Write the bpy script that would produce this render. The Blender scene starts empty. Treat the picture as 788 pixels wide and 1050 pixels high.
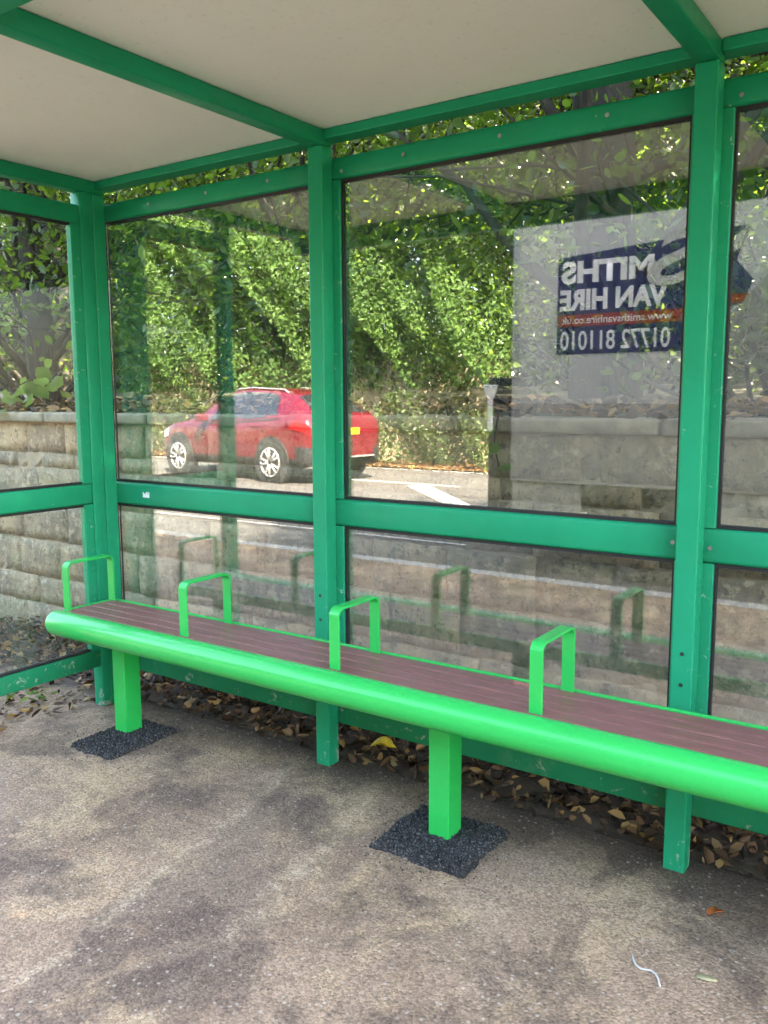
import bpy, bmesh, math, random
import numpy as np
from mathutils import Matrix, Vector

random.seed(7)
rng = np.random.default_rng(7)
scene = bpy.context.scene
col = scene.collection
R = math.radians

# ------------------------------------------------------------------ camera
CAM = np.array([3.2579, -2.4637, 1.4])
yaw, pitch, roll = 0.6055, -0.1324, -0.0043
fw = np.array([-math.sin(yaw) * math.cos(pitch), math.cos(yaw) * math.cos(pitch), math.sin(pitch)])
rt = np.array([math.cos(yaw), math.sin(yaw), 0.0])
up = np.cross(rt, fw)
rt, up = rt * math.cos(roll) + up * math.sin(roll), up * math.cos(roll) - rt * math.sin(roll)
cd = bpy.data.cameras.new('camera')
cd.sensor_fit = 'HORIZONTAL'
cd.sensor_width = 36.0
cd.lens = 36.0 * 886.0 / 788.0
cd.clip_start = 0.05
cd.clip_end = 900
co = bpy.data.objects.new('camera', cd)
col.objects.link(co)
co.matrix_world = Matrix(((rt[0], up[0], -fw[0], CAM[0]), (rt[1], up[1], -fw[1], CAM[1]), (rt[2], up[2], -fw[2], CAM[2]), (0, 0, 0, 1)))
scene.camera = co

# ------------------------------------------------------------------ sky, sun, exposure
SUN_EL, SUN_AZ = 46.0, 50.0          # sun stands behind the shelter wall; azimuth from +Y towards +X
world = bpy.data.worlds.new('World')
scene.world = world
world.use_nodes = True
wn = world.node_tree
bg = wn.nodes['Background']
sky = wn.nodes.new('ShaderNodeTexSky')
sky.sky_type = 'NISHITA'
sky.sun_disc = False
sky.sun_elevation = R(SUN_EL)
sky.sun_rotation = R(SUN_AZ)
sky.air_density = 1.0
sky.dust_density = 2.0
wn.links.new(sky.outputs[0], bg.inputs[0])
bg.inputs[1].default_value = 0.15
sl = bpy.data.lights.new('sun', 'SUN')
sl.energy = 5.0
sl.angle = R(0.53)
sl.color = (1.0, 0.94, 0.84)
so = bpy.data.objects.new('sun', sl)
col.objects.link(so)
sdir = Vector((math.sin(R(SUN_AZ)) * math.cos(R(SUN_EL)), math.cos(R(SUN_AZ)) * math.cos(R(SUN_EL)), math.sin(R(SUN_EL))))
so.rotation_euler = sdir.to_track_quat('Z', 'Y').to_euler()
so.location = (0, 0, 30)
vs = scene.view_settings
vs.view_transform = 'Standard'
vs.look = 'None'
vs.exposure = 4.05
vs.gamma = 1.0
try:                                   # camera white balance set for open shade
    vs.use_white_balance = True
    vs.white_balance_temperature = 7700
    vs.white_balance_tint = 10
except Exception:
    pass
cy = scene.cycles
cy.use_denoising = True
try:
    cy.denoiser = 'OPENIMAGEDENOISE'
    cy.denoising_prefilter = 'ACCURATE'
except Exception:
    pass
cy.adaptive_threshold = 0.02
cy.max_bounces = 8
cy.diffuse_bounces = 5
cy.glossy_bounces = 5
cy.transmission_bounces = 5
cy.transparent_max_bounces = 12
cy.caustics_reflective = False
cy.caustics_refractive = False
cy.sample_clamp_indirect = 6.0


# ------------------------------------------------------------------ helpers: materials
class NT:
    def __init__(s, name):
        s.m = bpy.data.materials.new(name)
        s.m.use_nodes = True
        s.t = s.m.node_tree
        s.t.nodes.clear()
        s.out = s.t.nodes.new('ShaderNodeOutputMaterial')
        s.tc = s.t.nodes.new('ShaderNodeTexCoord')

    def n(s, typ, ins=None, **kw):
        nd = s.t.nodes.new(typ)
        for k, v in kw.items():
            setattr(nd, k, v)
        for k, v in (ins or {}).items():
            s.put(nd.inputs[k], v)
        return nd

    def put(s, sock, v):
        if isinstance(v, bpy.types.NodeSocket):
            s.t.links.new(v, sock)
        elif isinstance(v, (tuple, list)) and sock.type == 'RGBA' and len(v) == 3:
            sock.default_value = (*v, 1)
        else:
            sock.default_value = v

    def coord(s, scale=(1, 1, 1), which='Object', loc=(0, 0, 0)):
        mp = s.n('ShaderNodeMapping', {'Vector': s.tc.outputs[which], 'Scale': scale, 'Location': loc})
        return mp.outputs[0]

    def noise(s, vec, scale, detail=6, rough=0.6, dist=0.0):
        return s.n('ShaderNodeTexNoise', {'Vector': vec, 'Scale': scale, 'Detail': detail, 'Roughness': rough, 'Distortion': dist}).outputs[0]

    def voro(s, vec, scale, out=0, **kw):
        return s.n('ShaderNodeTexVoronoi', {'Vector': vec, 'Scale': scale}, **kw).outputs[out]

    def ramp(s, fac, stops):
        r = s.n('ShaderNodeValToRGB', {'Fac': fac})
        e = r.color_ramp.elements
        while len(e) < len(stops):
            e.new(0.5)
        for i, (p, c) in enumerate(stops):
            e[i].position = p
            e[i].color = (c, c, c, 1) if isinstance(c, (int, float)) else (*c, 1)
        return r.outputs[0]

    def mix(s, f, a, b, mode='MIX'):
        m = s.n('ShaderNodeMix', data_type='RGBA', blend_type=mode)
        s.put(m.inputs[0], f)
        s.put(m.inputs[6], a)
        s.put(m.inputs[7], b)
        return m.outputs[2]

    def math(s, op, a, b=0.0, clamp=False):
        m = s.n('ShaderNodeMath', operation=op, use_clamp=clamp)
        s.put(m.inputs[0], a)
        s.put(m.inputs[1], b)
        return m.outputs[0]

    def bump(s, h, strength=0.3, dist=0.01, normal=None):
        ins = {'Height': h, 'Strength': strength, 'Distance': dist}
        if normal is not None:
            ins['Normal'] = normal
        return s.n('ShaderNodeBump', ins).outputs[0]

    def bsdf(s, **kw):
        ins = {k.replace('_', ' '): v for k, v in kw.items()}
        return s.n('ShaderNodeBsdfPrincipled', ins).outputs[0]

    def done(s, shader):
        s.t.links.new(shader, s.out.inputs[0])
        return s.m


M = {}


def paint(name, colour, dark, chip, wear, rough=0.32, coat=0.25, chipscale=14.0, fadeamt=0.22, low=0.0):
    t = NT(name)
    g = t.coord(which='Object')
    big = t.noise(g, 2.3, 5)
    c = t.mix(t.ramp(big, [(0.3, 0.0), (0.7, 1.0)]), colour, dark)
    fade = t.noise(g, 9.0, 6, 0.7)
    c = t.mix(t.ramp(fade, [(0.55, 0.0), (0.85, fadeamt)]), c, chip)
    ch = t.noise(g, chipscale, 9, 0.78, 0.5)
    if low:
        zz = t.n('ShaderNodeSeparateXYZ', {0: g}).outputs[2]
        ch = t.math('ADD', ch, t.ramp(zz, [(0.0, low), (0.16, low * 0.45), (0.34, 0.0)]))
    mask = t.ramp(ch, [(1.0 - wear, 0.0), (1.0 - wear + 0.025, 1.0)])
    c = t.mix(mask, c, chip)
    grime = t.noise(g, 40.0, 4, 0.7)
    c = t.mix(t.ramp(grime, [(0.62, 0.0), (0.8, fadeamt)]), c, (0.03, 0.04, 0.02))
    r = t.math('ADD', t.math('MULTIPLY', fade, 0.25), rough - 0.1)
    r = t.math('ADD', r, t.math('MULTIPLY', mask, 0.35))
    h = t.math('SUBTRACT', t.noise(g, 90, 3), t.math('MULTIPLY', mask, 1.5))
    return t.done(t.bsdf(Base_Color=c, Roughness=r, Coat_Weight=coat, Coat_Roughness=0.2, Specular_IOR_Level=0.16, Normal=t.bump(h, 0.10, 0.0015)))


FG, FD, FC = (0.0, 0.325, 0.158), (0.0, 0.265, 0.128), (0.40, 0.56, 0.46)
M['green'] = paint('frame_green_paint', FG, FD, FC, 0.345, rough=0.36, coat=0.03, fadeamt=0.06)
M['green_post'] = paint('post_green_paint', FG, FD, (0.30, 0.40, 0.31), 0.345, rough=0.36, coat=0.03, fadeamt=0.06, low=0.13)
M['green_chip'] = paint('chipped_green_paint', FG, FD, FC, 0.385, rough=0.38, coat=0.03, chipscale=30.0, fadeamt=0.10)
M['green_worn'] = paint('worn_green_paint', (0.002, 0.23, 0.105), (0.002, 0.175, 0.08), (0.30, 0.38, 0.29), 0.405, rough=0.45, coat=0.0)


def mat_bench():
    t = NT('bench_green_paint')
    g = t.coord()
    c = t.mix(t.ramp(t.noise(g, 1.7, 3), [(0.3, 0.0), (0.7, 1.0)]), (0.0, 0.49, 0.095), (0.0, 0.44, 0.085))
    sp = t.ramp(t.noise(g, 26, 8, 0.8, 0.4), [(0.735, 0.0), (0.75, 1.0)])
    c = t.mix(sp, c, (0.10, 0.38, 0.12))
    return t.done(t.bsdf(Base_Color=c, Roughness=0.38, Specular_IOR_Level=0.3, Coat_Weight=0.45, Coat_Roughness=0.05))


M['bench_green'] = mat_bench()


def mat_slat():
    t = NT('maroon_timber')
    g = t.coord((0.6, 9, 9))
    gr = t.noise(g, 9, 8, 0.7, 0.6)
    c = t.ramp(gr, [(0.25, (0.15, 0.055, 0.046)), (0.55, (0.25, 0.098, 0.084)), (0.8, (0.34, 0.155, 0.132))])
    sp = t.noise(t.coord(), 22, 6, 0.75)
    c = t.mix(t.ramp(sp, [(0.64, 0.0), (0.72, 0.5)]), c, (0.30, 0.17, 0.15))
    return t.done(t.bsdf(Base_Color=c, Roughness=0.42, Normal=t.bump(gr, 0.15, 0.003)))


def mat_ceiling():
    t = NT('ceiling_panel')
    g = t.coord()
    a = t.noise(g, 1.6, 6, 0.65)
    b = t.noise(g, 60, 4, 0.7)
    c = t.mix(t.ramp(a, [(0.3, 0.0), (0.75, 1.0)]), (0.92, 0.91, 0.87), (0.87, 0.86, 0.815))
    c = t.mix(t.ramp(b, [(0.60, 0.0), (0.72, 0.30)]), c, (0.42, 0.40, 0.35))
    return t.done(t.bsdf(Base_Color=c, Roughness=0.75, Normal=t.bump(b, 0.08, 0.002)))


def mat_glass(name='shelter_glass', r0=0.15):
    t = NT(name)
    g = t.coord()
    lw = t.n('ShaderNodeLayerWeight', {'Blend': 0.5})
    f5 = t.math('POWER', lw.outputs['Facing'], 5.0)
    fac = t.math('ADD', t.math('MULTIPLY', f5, 0.86), r0)
    tr = t.n('ShaderNodeBsdfTransparent', {'Color': (0.97, 0.98, 0.975, 1)}).outputs[0]
    gl = t.n('ShaderNodeBsdfGlossy', {'Color': (1, 1, 1, 1), 'Roughness': 0.0}).outputs[0]
    pane = t.n('ShaderNodeMixShader', {0: fac, 1: tr, 2: gl}).outputs[0]
    smear = t.noise(t.coord((1, 1, 0.45)), 3.0, 8, 0.72, 0.8)
    speck = t.voro(g, 38.0)
    sp = t.ramp(speck, [(0.03, 1.0), (0.07, 0.0)])
    keep = t.ramp(t.noise(g, 5.0, 2), [(0.54, 0.0), (0.62, 1.0)])
    z = t.n('ShaderNodeSeparateXYZ', {0: t.tc.outputs['Object']}).outputs[2]
    low = t.ramp(z, [(0.2, 0.11), (1.0, 0.014)])
    d = t.math('ADD', t.math('MULTIPLY', t.ramp(smear, [(0.35, 0.25), (0.75, 1.0)]), low), t.math('MULTIPLY', t.math('MULTIPLY', sp, keep), 0.45))
    dirt = t.n('ShaderNodeBsdfDiffuse', {'Color': (0.52, 0.51, 0.47, 1)}).outputs[0]
    return t.done(t.n('ShaderNodeMixShader', {0: d, 1: pane, 2: dirt}).outputs[0])


def simple(name, colour, rough=0.5, metal=0.0, coat=0.0, var=0.25, nscale=8.0, bump=0.1):
    t = NT(name)
    g = t.coord()
    a = t.noise(g, nscale, 6, 0.65)
    lo = tuple(v * (1 - var) for v in colour)
    hi = tuple(min(1, v * (1 + var)) for v in colour)
    c = t.ramp(a, [(0.3, lo), (0.7, hi)])
    return t.done(t.bsdf(Base_Color=c, Roughness=rough, Metallic=metal, Coat_Weight=coat, Coat_Roughness=0.05, Normal=t.bump(t.noise(g, nscale * 6, 4), bump, 0.003)))


def mat_tarmac(name, base, pale, tan, chip, tanamt=0.0, scale=1.0, bump=0.5):
    t = NT(name)
    g = t.coord()
    a = t.noise(g, 1.5 * scale, 8, 0.62, 0.4)
    b = t.noise(t.coord(loc=(3.1, 1.7, 0)), 2.1 * scale, 8, 0.68, 0.5)
    c = t.mix(t.ramp(a, [(0.36, 0.0), (0.62, 1.0)]), base, pale)
    # worn-in dusty runs, stretched along the walk to the kerb
    st = t.noise(t.coord((1.0, 0.38, 1.0)), 2.4 * scale, 7, 0.66, 0.7)
    c = t.mix(t.math('MULTIPLY', t.ramp(st, [(0.45, 0.0), (0.62, 1.0)]), tanamt), c, tan)
    c = t.mix(t.ramp(b, [(0.52, 0.0), (0.70, 0.75)]), c, tuple(v * 0.45 for v in base))
    v1 = t.voro(g, 150.0)
    ch = t.voro(g, 150.0, 1)
    bw = t.n('ShaderNodeRGBToBW', {0: ch}).outputs[0]
    c = t.mix(t.math('MULTIPLY', t.ramp(v1, [(0.30, 1.0), (0.55, 0.0)]), t.ramp(bw, [(0.45, 0.0), (0.75, 0.55)])), c, chip)
    c = t.mix(t.ramp(v1, [(0.42, 0.0), (0.85, 0.6)]), c, tuple(v * 0.35 for v in base))
    fine = t.noise(g, 260, 3, 0.7)
    c = t.mix(t.ramp(fine, [(0.45, 0.0), (0.7, 0.35)]), c, chip)
    h = t.math('ADD', t.math('MULTIPLY', v1, -0.9), t.math('MULTIPLY', t.noise(g, 35, 6), 1.0))
    nb = t.bump(h, bump, 0.006)
    return t.done(t.bsdf(Base_Color=c, Roughness=t.math('ADD', t.math('MULTIPLY', a, 0.2), 0.75), Specular_IOR_Level=0.2, Normal=t.bump(a, 0.3, 0.02, nb)))


def mat_pavement():
    t = NT('pavement_tarmac')
    g = t.coord()
    xyz = t.n('ShaderNodeSeparateXYZ', {0: g}).outputs
    a = t.noise(g, 1.15, 9, 0.64, 0.5)
    fine = t.noise(g, 120, 4, 0.75)
    med = t.noise(g, 14, 8, 0.72)
    c = t.ramp(t.math('ADD', t.math('MULTIPLY', a, 0.75), t.math('MULTIPLY', med, 0.25)),
               [(0.36, (0.150, 0.095, 0.064)), (0.46, (0.235, 0.152, 0.102)), (0.56, (0.325, 0.214, 0.143)), (0.68, (0.39, 0.266, 0.178))])
    # old trench reinstatement: a darker strip running to the kerb
    wob = t.math('ADD', t.math('ADD', xyz[0], t.math('MULTIPLY', xyz[1], 0.20)), t.math('MULTIPLY', t.math('SUBTRACT', t.noise(g, 5, 6, 0.7), 0.5), 0.16))
    strip = t.ramp(t.math('MULTIPLY', wob, 0.25), [(0.294, 0.0), (0.300, 1.0), (0.372, 1.0), (0.385, 0.0)])
    c = t.mix(t.math('MULTIPLY', strip, 0.40), c, (0.13, 0.094, 0.075))
    edge = t.ramp(t.math('MULTIPLY', wob, 0.25), [(0.284, 0.0), (0.293, 0.8), (0.300, 0.0), (0.372, 0.0), (0.384, 0.7), (0.40, 0.0)])
    c = t.mix(t.math('MULTIPLY', edge, t.ramp(med, [(0.42, 0.0), (0.55, 1.0)])), c, (0.44, 0.33, 0.225))
    # sandy dust lying in runs
    st = t.math('ADD', t.math('MULTIPLY', t.noise(t.coord((1.0, 0.75, 1.0), loc=(0.6, 2.2, 0)), 2.6, 10, 0.70, 0.6), 0.8), t.math('MULTIPLY', fine, 0.2))
    c = t.mix(t.ramp(st, [(0.49, 0.0), (0.60, 0.68)]), c, (0.49, 0.33, 0.19))
    # damp dark staining, most of it along the back edge under the bench
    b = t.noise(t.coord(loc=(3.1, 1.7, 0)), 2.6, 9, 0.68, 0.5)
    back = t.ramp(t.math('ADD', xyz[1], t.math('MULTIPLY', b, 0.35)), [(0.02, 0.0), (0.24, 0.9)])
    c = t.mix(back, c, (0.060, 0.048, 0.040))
    c = t.mix(t.ramp(b, [(0.50, 0.0), (0.61, 0.66)]), c, (0.098, 0.065, 0.050))
    # aggregate: every chip its own tone
    cell = t.n('ShaderNodeRGBToBW', {0: t.voro(g, 150.0, 1)}).outputs[0]
    c = t.mix(0.62, c, t.ramp(cell, [(0.12, 0.24), (0.5, 0.50), (0.88, 0.80)]), 'OVERLAY')
    cell2 = t.n('ShaderNodeRGBToBW', {0: t.voro(g, 75.0, 1)}).outputs[0]
    d2 = t.voro(g, 75.0)
    c = t.mix(t.math('MULTIPLY', t.ramp(cell2, [(0.78, 0.0), (0.82, 0.45)]), t.ramp(d2, [(0.3, 1.0), (0.42, 0.0)])), c, (0.56, 0.48, 0.40))
    c = t.mix(t.math('MULTIPLY', t.ramp(cell2, [(0.13, 0.5), (0.17, 0.0)]), t.ramp(d2, [(0.3, 1.0), (0.42, 0.0)])), c, (0.04, 0.034, 0.034))
    h = t.math('ADD', t.math('MULTIPLY', t.voro(g, 150.0), -1.0), t.math('MULTIPLY', med, 1.2))
    nb = t.bump(h, 0.5, 0.006)
    return t.done(t.bsdf(Base_Color=c, Roughness=0.8, Specular_IOR_Level=0.3, Normal=t.bump(a, 0.35, 0.03, nb)))


def mat_stone():
    t = NT('wall_stone')
    g = t.coord()
    oi = t.n('ShaderNodeObjectInfo').outputs['Random']
    w = t.n('ShaderNodeVectorMath', {0: g, 1: t.n('ShaderNodeCombineXYZ', {0: t.math('MULTIPLY', oi, 37.0), 1: oi, 2: t.math('MULTIPLY', oi, 11.0)}).outputs[0]}, operation='ADD').outputs[0]
    a = t.noise(w, 4.5, 8, 0.7)
    b = t.noise(w, 17, 8, 0.7)
    c = t.mix(oi, (0.44, 0.335, 0.185), (0.33, 0.265, 0.165))
    c = t.mix(t.ramp(a, [(0.42, 0.0), (0.62, 0.85)]), c, (0.19, 0.158, 0.105))
    c = t.mix(t.ramp(b, [(0.52, 0.0), (0.60, 0.7)]), c, (0.53, 0.44, 0.28))
    alg = t.noise(w, 2.6, 6, 0.6, 0.6)
    c = t.mix(t.ramp(alg, [(0.50, 0.0), (0.75, 0.5)]), c, (0.13, 0.15, 0.075))
    blk = t.noise(w, 30, 6, 0.8)
    c = t.mix(t.ramp(blk, [(0.54, 0.0), (0.60, 0.75)]), c, (0.10, 0.085, 0.06))
    run = t.noise(t.coord((3.2, 3.2, 0.5), which='Object', loc=(1, 0, 0)), 2.2, 7, 0.7, 0.3)
    c = t.mix(t.ramp(run, [(0.50, 0.0), (0.68, 0.55)]), c, (0.12, 0.10, 0.075))
    h = t.math('ADD', t.math('MULTIPLY', a, 0.7), t.math('MULTIPLY', b, 0.6))
    return t.done(t.bsdf(Base_Color=c, Roughness=0.9, Normal=t.bump(h, 0.9, 0.025)))


def mat_leaf(name, dark, light, trans, tfac=0.45, gloss=0.35):
    t = NT(name)
    at = t.n('ShaderNodeAttribute', attribute_name='rnd').outputs['Fac']
    c = t.ramp(at, [(0.0, dark), (1.0, light)])
    nz = t.noise(t.coord(), 0.9, 3)
    c = t.mix(t.ramp(nz, [(0.35, 0.0), (0.7, 0.5)]), c, dark)
    p = t.bsdf(Base_Color=c, Roughness=gloss, Specular_IOR_Level=0.4)
    tc = t.mix(at, tuple(v * 0.7 for v in trans), trans)
    tl = t.n('ShaderNodeBsdfTranslucent', {'Color': tc}).outputs[0]
    return t.done(t.n('ShaderNodeMixShader', {0: tfac, 1: p, 2: tl}).outputs[0])


def mat_litter():
    t = NT('dead_leaf')
    at = t.n('ShaderNodeAttribute', attribute_name='rnd').outputs['Fac']
    c = t.ramp(at, [(0.0, (0.018, 0.010, 0.006)), (0.4, (0.060, 0.028, 0.012)), (0.68, (0.13, 0.065, 0.026)), (0.9, (0.25, 0.15, 0.065)), (1.0, (0.34, 0.20, 0.05))])
    return t.done(t.bsdf(Base_Color=c, Roughness=0.7))


def mat_bark():
    t = NT('bark')
    g = t.coord((1, 1, 0.25))
    a = t.noise(g, 16, 8, 0.7, 0.5)
    c = t.ramp(a, [(0.3, (0.014, 0.011, 0.008)), (0.6, (0.036, 0.030, 0.022)), (0.8, (0.06, 0.054, 0.042))])
    return t.done(t.bsdf(Base_Color=c, Roughness=0.9, Normal=t.bump(a, 0.9, 0.03)))


M['slat'] = mat_slat()
M['ceiling'] = mat_ceiling()
M['glass'] = mat_glass()
M['glass_end'] = mat_glass('end_panel_glass', 0.02)
M['rubber'] = simple('black_gasket', (0.012, 0.012, 0.013), 0.6)
M['steel'] = simple('screw_steel', (0.45, 0.45, 0.44), 0.35, 0.9)
M['dark_hole'] = simple('screw_dark', (0.02, 0.03, 0.025), 0.5)
M['string'] = simple('string_fibre', (0.50, 0.48, 0.44), .8, var=.1)
M['paper'] = simple('sticker_paper', (0.75, 0.78, 0.76), 0.7, var=0.15)
M['pavement'] = mat_pavement()
M['patch'] = mat_tarmac('fresh_tarmac', (0.018, 0.017, 0.017), (0.028, 0.027, 0.027), (0.06, 0.06, 0.06), (0.24, 0.23, 0.22), 0.0, 2.0, 1.0)
M['road'] = mat_tarmac('road_tarmac', (0.085, 0.081, 0.077), (0.12, 0.115, 0.108), (0.15, 0.135, 0.118), (0.20, 0.19, 0.18), 0.3, 0.4)
M['marking'] = simple('road_paint', (0.50, 0.50, 0.47), 0.7, var=0.2, nscale=14)
M['kerb'] = simple('kerb_concrete', (0.36, 0.35, 0.32), 0.85, var=0.3, nscale=12, bump=0.4)
M['soil'] = simple('soil', (0.055, 0.040, 0.028), 0.95, var=0.5, nscale=14, bump=0.8)
M['grass_bank'] = simple('bank_earth', (0.06, 0.055, 0.03), 0.95, var=0.5, nscale=5, bump=0.8)
M['field'] = simple('field_grass', (0.07, 0.10, 0.035), 0.9, var=0.3, nscale=0.3, bump=0.5)
M['verge'] = simple('leafy_verge', (0.34, 0.19, 0.085), 0.95, var=0.5, nscale=6, bump=0.8)
M['stone'] = mat_stone()
M['mortar'] = simple('mortar', (0.34, 0.275, 0.18), 0.95, var=0.35, nscale=16, bump=0.7)
M['coping'] = simple('coping_concrete', (0.25, 0.215, 0.15), 0.92, var=0.4, nscale=10, bump=0.8)
M['bark'] = mat_bark()
M['leaf_wood'] = mat_leaf('woodland_leaf', (0.012, 0.028, 0.007), (0.036, 0.075, 0.014), (0.26, 0.44, 0.04), 0.42)
M['leaf_shrub'] = mat_leaf('shrub_leaf', (0.014, 0.030, 0.009), (0.042, 0.076, 0.02), (0.20, 0.32, 0.05), 0.42)
M['leaf_big'] = mat_leaf('sapling_leaf', (0.06, 0.12, 0.03), (0.12, 0.21, 0.055), (0.30, 0.45, 0.08), 0.45, 0.45)
M['leaf_hedge'] = mat_leaf('hedge_leaf', (0.042, 0.098, 0.024), (0.130, 0.235, 0.056), (0.18, 0.34, 0.06), 0.3, 0.7)
M['leaf_low'] = mat_leaf('low_hedge_leaf', (0.035, 0.062, 0.020), (0.10, 0.15, 0.045), (0.18, 0.24, 0.05), 0.3, 0.45)
M['litter'] = mat_litter()
M['cream'] = simple('cream_render', (0.46, 0.39, 0.25), 0.8, var=0.15)


# ------------------------------------------------------------------ helpers: geometry
class MB:
    def __init__(s):
        s.v, s.f = [], []

    def add(s, vs, fs):
        o = len(s.v)
        s.v += [tuple(float(c) for c in p) for p in vs]
        s.f += [tuple(i + o for i in f) for f in fs]
        return s

    def box(s, x0, x1, y0, y1, z0, z1):
        return s.add([(x0, y0, z0), (x1, y0, z0), (x1, y1, z0), (x0, y1, z0), (x0, y0, z1), (x1, y0, z1), (x1, y1, z1), (x0, y1, z1)],
                     [(3, 2, 1, 0), (4, 5, 6, 7), (0, 1, 5, 4), (1, 2, 6, 5), (2, 3, 7, 6), (3, 0, 4, 7)])

    def tube(s, path, radii, n=10, caps=True):
        P = [np.array(p, float) for p in path]
        rings = []
        prev = None
        for i, p in enumerate(P):
            d = P[min(i + 1, len(P) - 1)] - P[max(i - 1, 0)]
            d = d / (np.linalg.norm(d) + 1e-9)
            if prev is None:
                a = np.array([0, 0, 1.0]) if abs(d[2]) < 0.9 else np.array([1.0, 0, 0])
            else:
                a = prev
            u = a - d * (a @ d)
            u /= np.linalg.norm(u) + 1e-9
            prev = u
            w = np.cross(d, u)
            r = radii[i] if hasattr(radii, '__len__') else radii
            rings.append([p + r * (math.cos(2 * math.pi * k / n) * u + math.sin(2 * math.pi * k / n) * w) for k in range(n)])
        vs = [q for rg in rings for q in rg]
        fs = []
        for i in range(len(P) - 1):
            for k in range(n):
                fs.append((i * n + k, i * n + (k + 1) % n, (i + 1) * n + (k + 1) % n, (i + 1) * n + k))
        if caps:
            fs.append(tuple(range(n - 1, -1, -1)))
            fs.append(tuple(range((len(P) - 1) * n, len(P) * n)))
        return s.add(vs, fs)

    def prism(s, pts, y0, y1):            # outline in x,z extruded along y
        n = len(pts)
        return s.add([(x, y0, z) for x, z in pts] + [(x, y1, z) for x, z in pts],
                     [tuple(range(n)), tuple(range(2 * n - 1, n - 1, -1))] + [((i + 1) % n, i, n + i, n + (i + 1) % n) for i in range(n)])

    def mesh(s, name, mat, smooth=False):
        me = bpy.data.meshes.new(name)
        me.from_pydata(s.v, [], s.f)
        me.materials.append(M[mat] if isinstance(mat, str) else mat)
        if smooth:
            me.polygons.foreach_set('use_smooth', [True] * len(me.polygons))
        me.update()
        return me

    def build(s, name, mat, parent=None, bevel=0.0, smooth=False, segs=2, loc=None, rz=0.0):
        return link(name, s.mesh(name, mat, smooth), parent, bevel, segs, loc, rz)


def link(name, me, parent=None, bevel=0.0, segs=2, loc=None, rz=0.0):
    o = bpy.data.objects.new(name, me)
    col.objects.link(o)
    if parent is not None:
        o.parent = parent
    if loc is not None:
        o.location = loc
    if rz:
        o.rotation_euler = (0, 0, rz)
    if bevel:
        b = o.modifiers.new('bevel', 'BEVEL')
        b.width = bevel
        b.segments = segs
        b.limit_method = 'ANGLE'
    return o


def tag(o, label=None, cat=None, group=None, kind=None):
    if label:
        o['label'] = label
    if cat:
        o['category'] = cat
    if group:
        o['group'] = group
    if kind:
        o['kind'] = kind
    return o


def empty(name, loc=(0, 0, 0), rz=0.0):
    o = bpy.data.objects.new(name, None)
    o.empty_display_size = 0.2
    col.objects.link(o)
    o.location = loc
    o.rotation_euler = (0, 0, rz)
    return o


def leaf_mesh(name, P, size, mat, aspect=0.62, flat=0.0, curl=0.25, rich=True, rnd=None, droop=0.0):
    """many leaves with random directions; each a small folded blade"""
    P = np.asarray(P, float)
    n = len(P)
    size = np.broadcast_to(np.asarray(size, float), (n,))
    a = rng.normal(size=(n, 3))
    a[:, 2] = a[:, 2] * (1 - flat) - droop
    a /= np.linalg.norm(a, axis=1)[:, None] + 1e-9
    b = rng.normal(size=(n, 3))
    if flat:
        b[:, 2] = b[:, 2] * (1 - flat)
    b -= a * np.sum(a * b, axis=1)[:, None]
    b /= np.linalg.norm(b, axis=1)[:, None] + 1e-9
    c = np.cross(a, b)
    L, W = size[:, None], size[:, None] * aspect * rng.uniform(.6, 1.25, (n, 1))
    cu = (rng.random((n, 1)) * 2 - 0.6) * curl * L
    if rich:
        V = np.stack([P - a * L * .5, P - a * L * .18 + b * W * .42 + c * cu * .6, P + a * L * .2 + b * W * .36 + c * cu * .7, P + a * L * .5 + c * cu * .3,
                      P + a * L * .2 - b * W * .36 + c * cu * .7, P - a * L * .18 - b * W * .42 + c * cu * .6, P + a * L * .05], axis=1)
        tri = np.array([[0, 1, 6], [1, 2, 6], [2, 3, 6], [3, 4, 6], [4, 5, 6], [5, 0, 6]])
    else:
        V = np.stack([P - a * L * .5, P + b * W * .5 + c * cu, P + a * L * .5, P - b * W * .5 + c * cu], axis=1)
        tri = np.array([[0, 1, 2], [0, 2, 3]])
    k = V.shape[1]
    F = (tri[None] + (np.arange(n) * k)[:, None, None]).reshape(-1)
    nf = len(F) // 3
    me = bpy.data.meshes.new(name)
    me.vertices.add(n * k)
    me.vertices.foreach_set('co', V.reshape(-1).astype(np.float32))
    me.loops.add(len(F))
    me.loops.foreach_set('vertex_index', F.astype(np.int32))
    me.polygons.add(nf)
    me.polygons.foreach_set('loop_start', np.arange(0, nf * 3, 3, dtype=np.int32))
    at = me.attributes.new('rnd', 'FLOAT', 'FACE')
    r = rng.random(n) if rnd is None else np.asarray(rnd)
    at.data.foreach_set('value', np.repeat(r, len(tri)).astype(np.float32))
    me.materials.append(M[mat])
    me.update()
    me.validate()
    return me


# ------------------------------------------------------------------ the setting: ground, road
def sheet(name, mat, x0, x1, y0, y1, z, nx=1, ny=1, jig=0.0):
    xs, ys = np.linspace(x0, x1, nx + 1), np.linspace(y0, y1, ny + 1)
    vs = [(x, y, z + random.uniform(-jig, jig)) for y in ys for x in xs]
    fs = [(j * (nx + 1) + i, j * (nx + 1) + i + 1, (j + 1) * (nx + 1) + i + 1, (j + 1) * (nx + 1) + i) for j in range(ny) for i in range(nx)]
    return tag(MB().add(vs, fs).build(name, mat, smooth=True), kind='structure')


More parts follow.
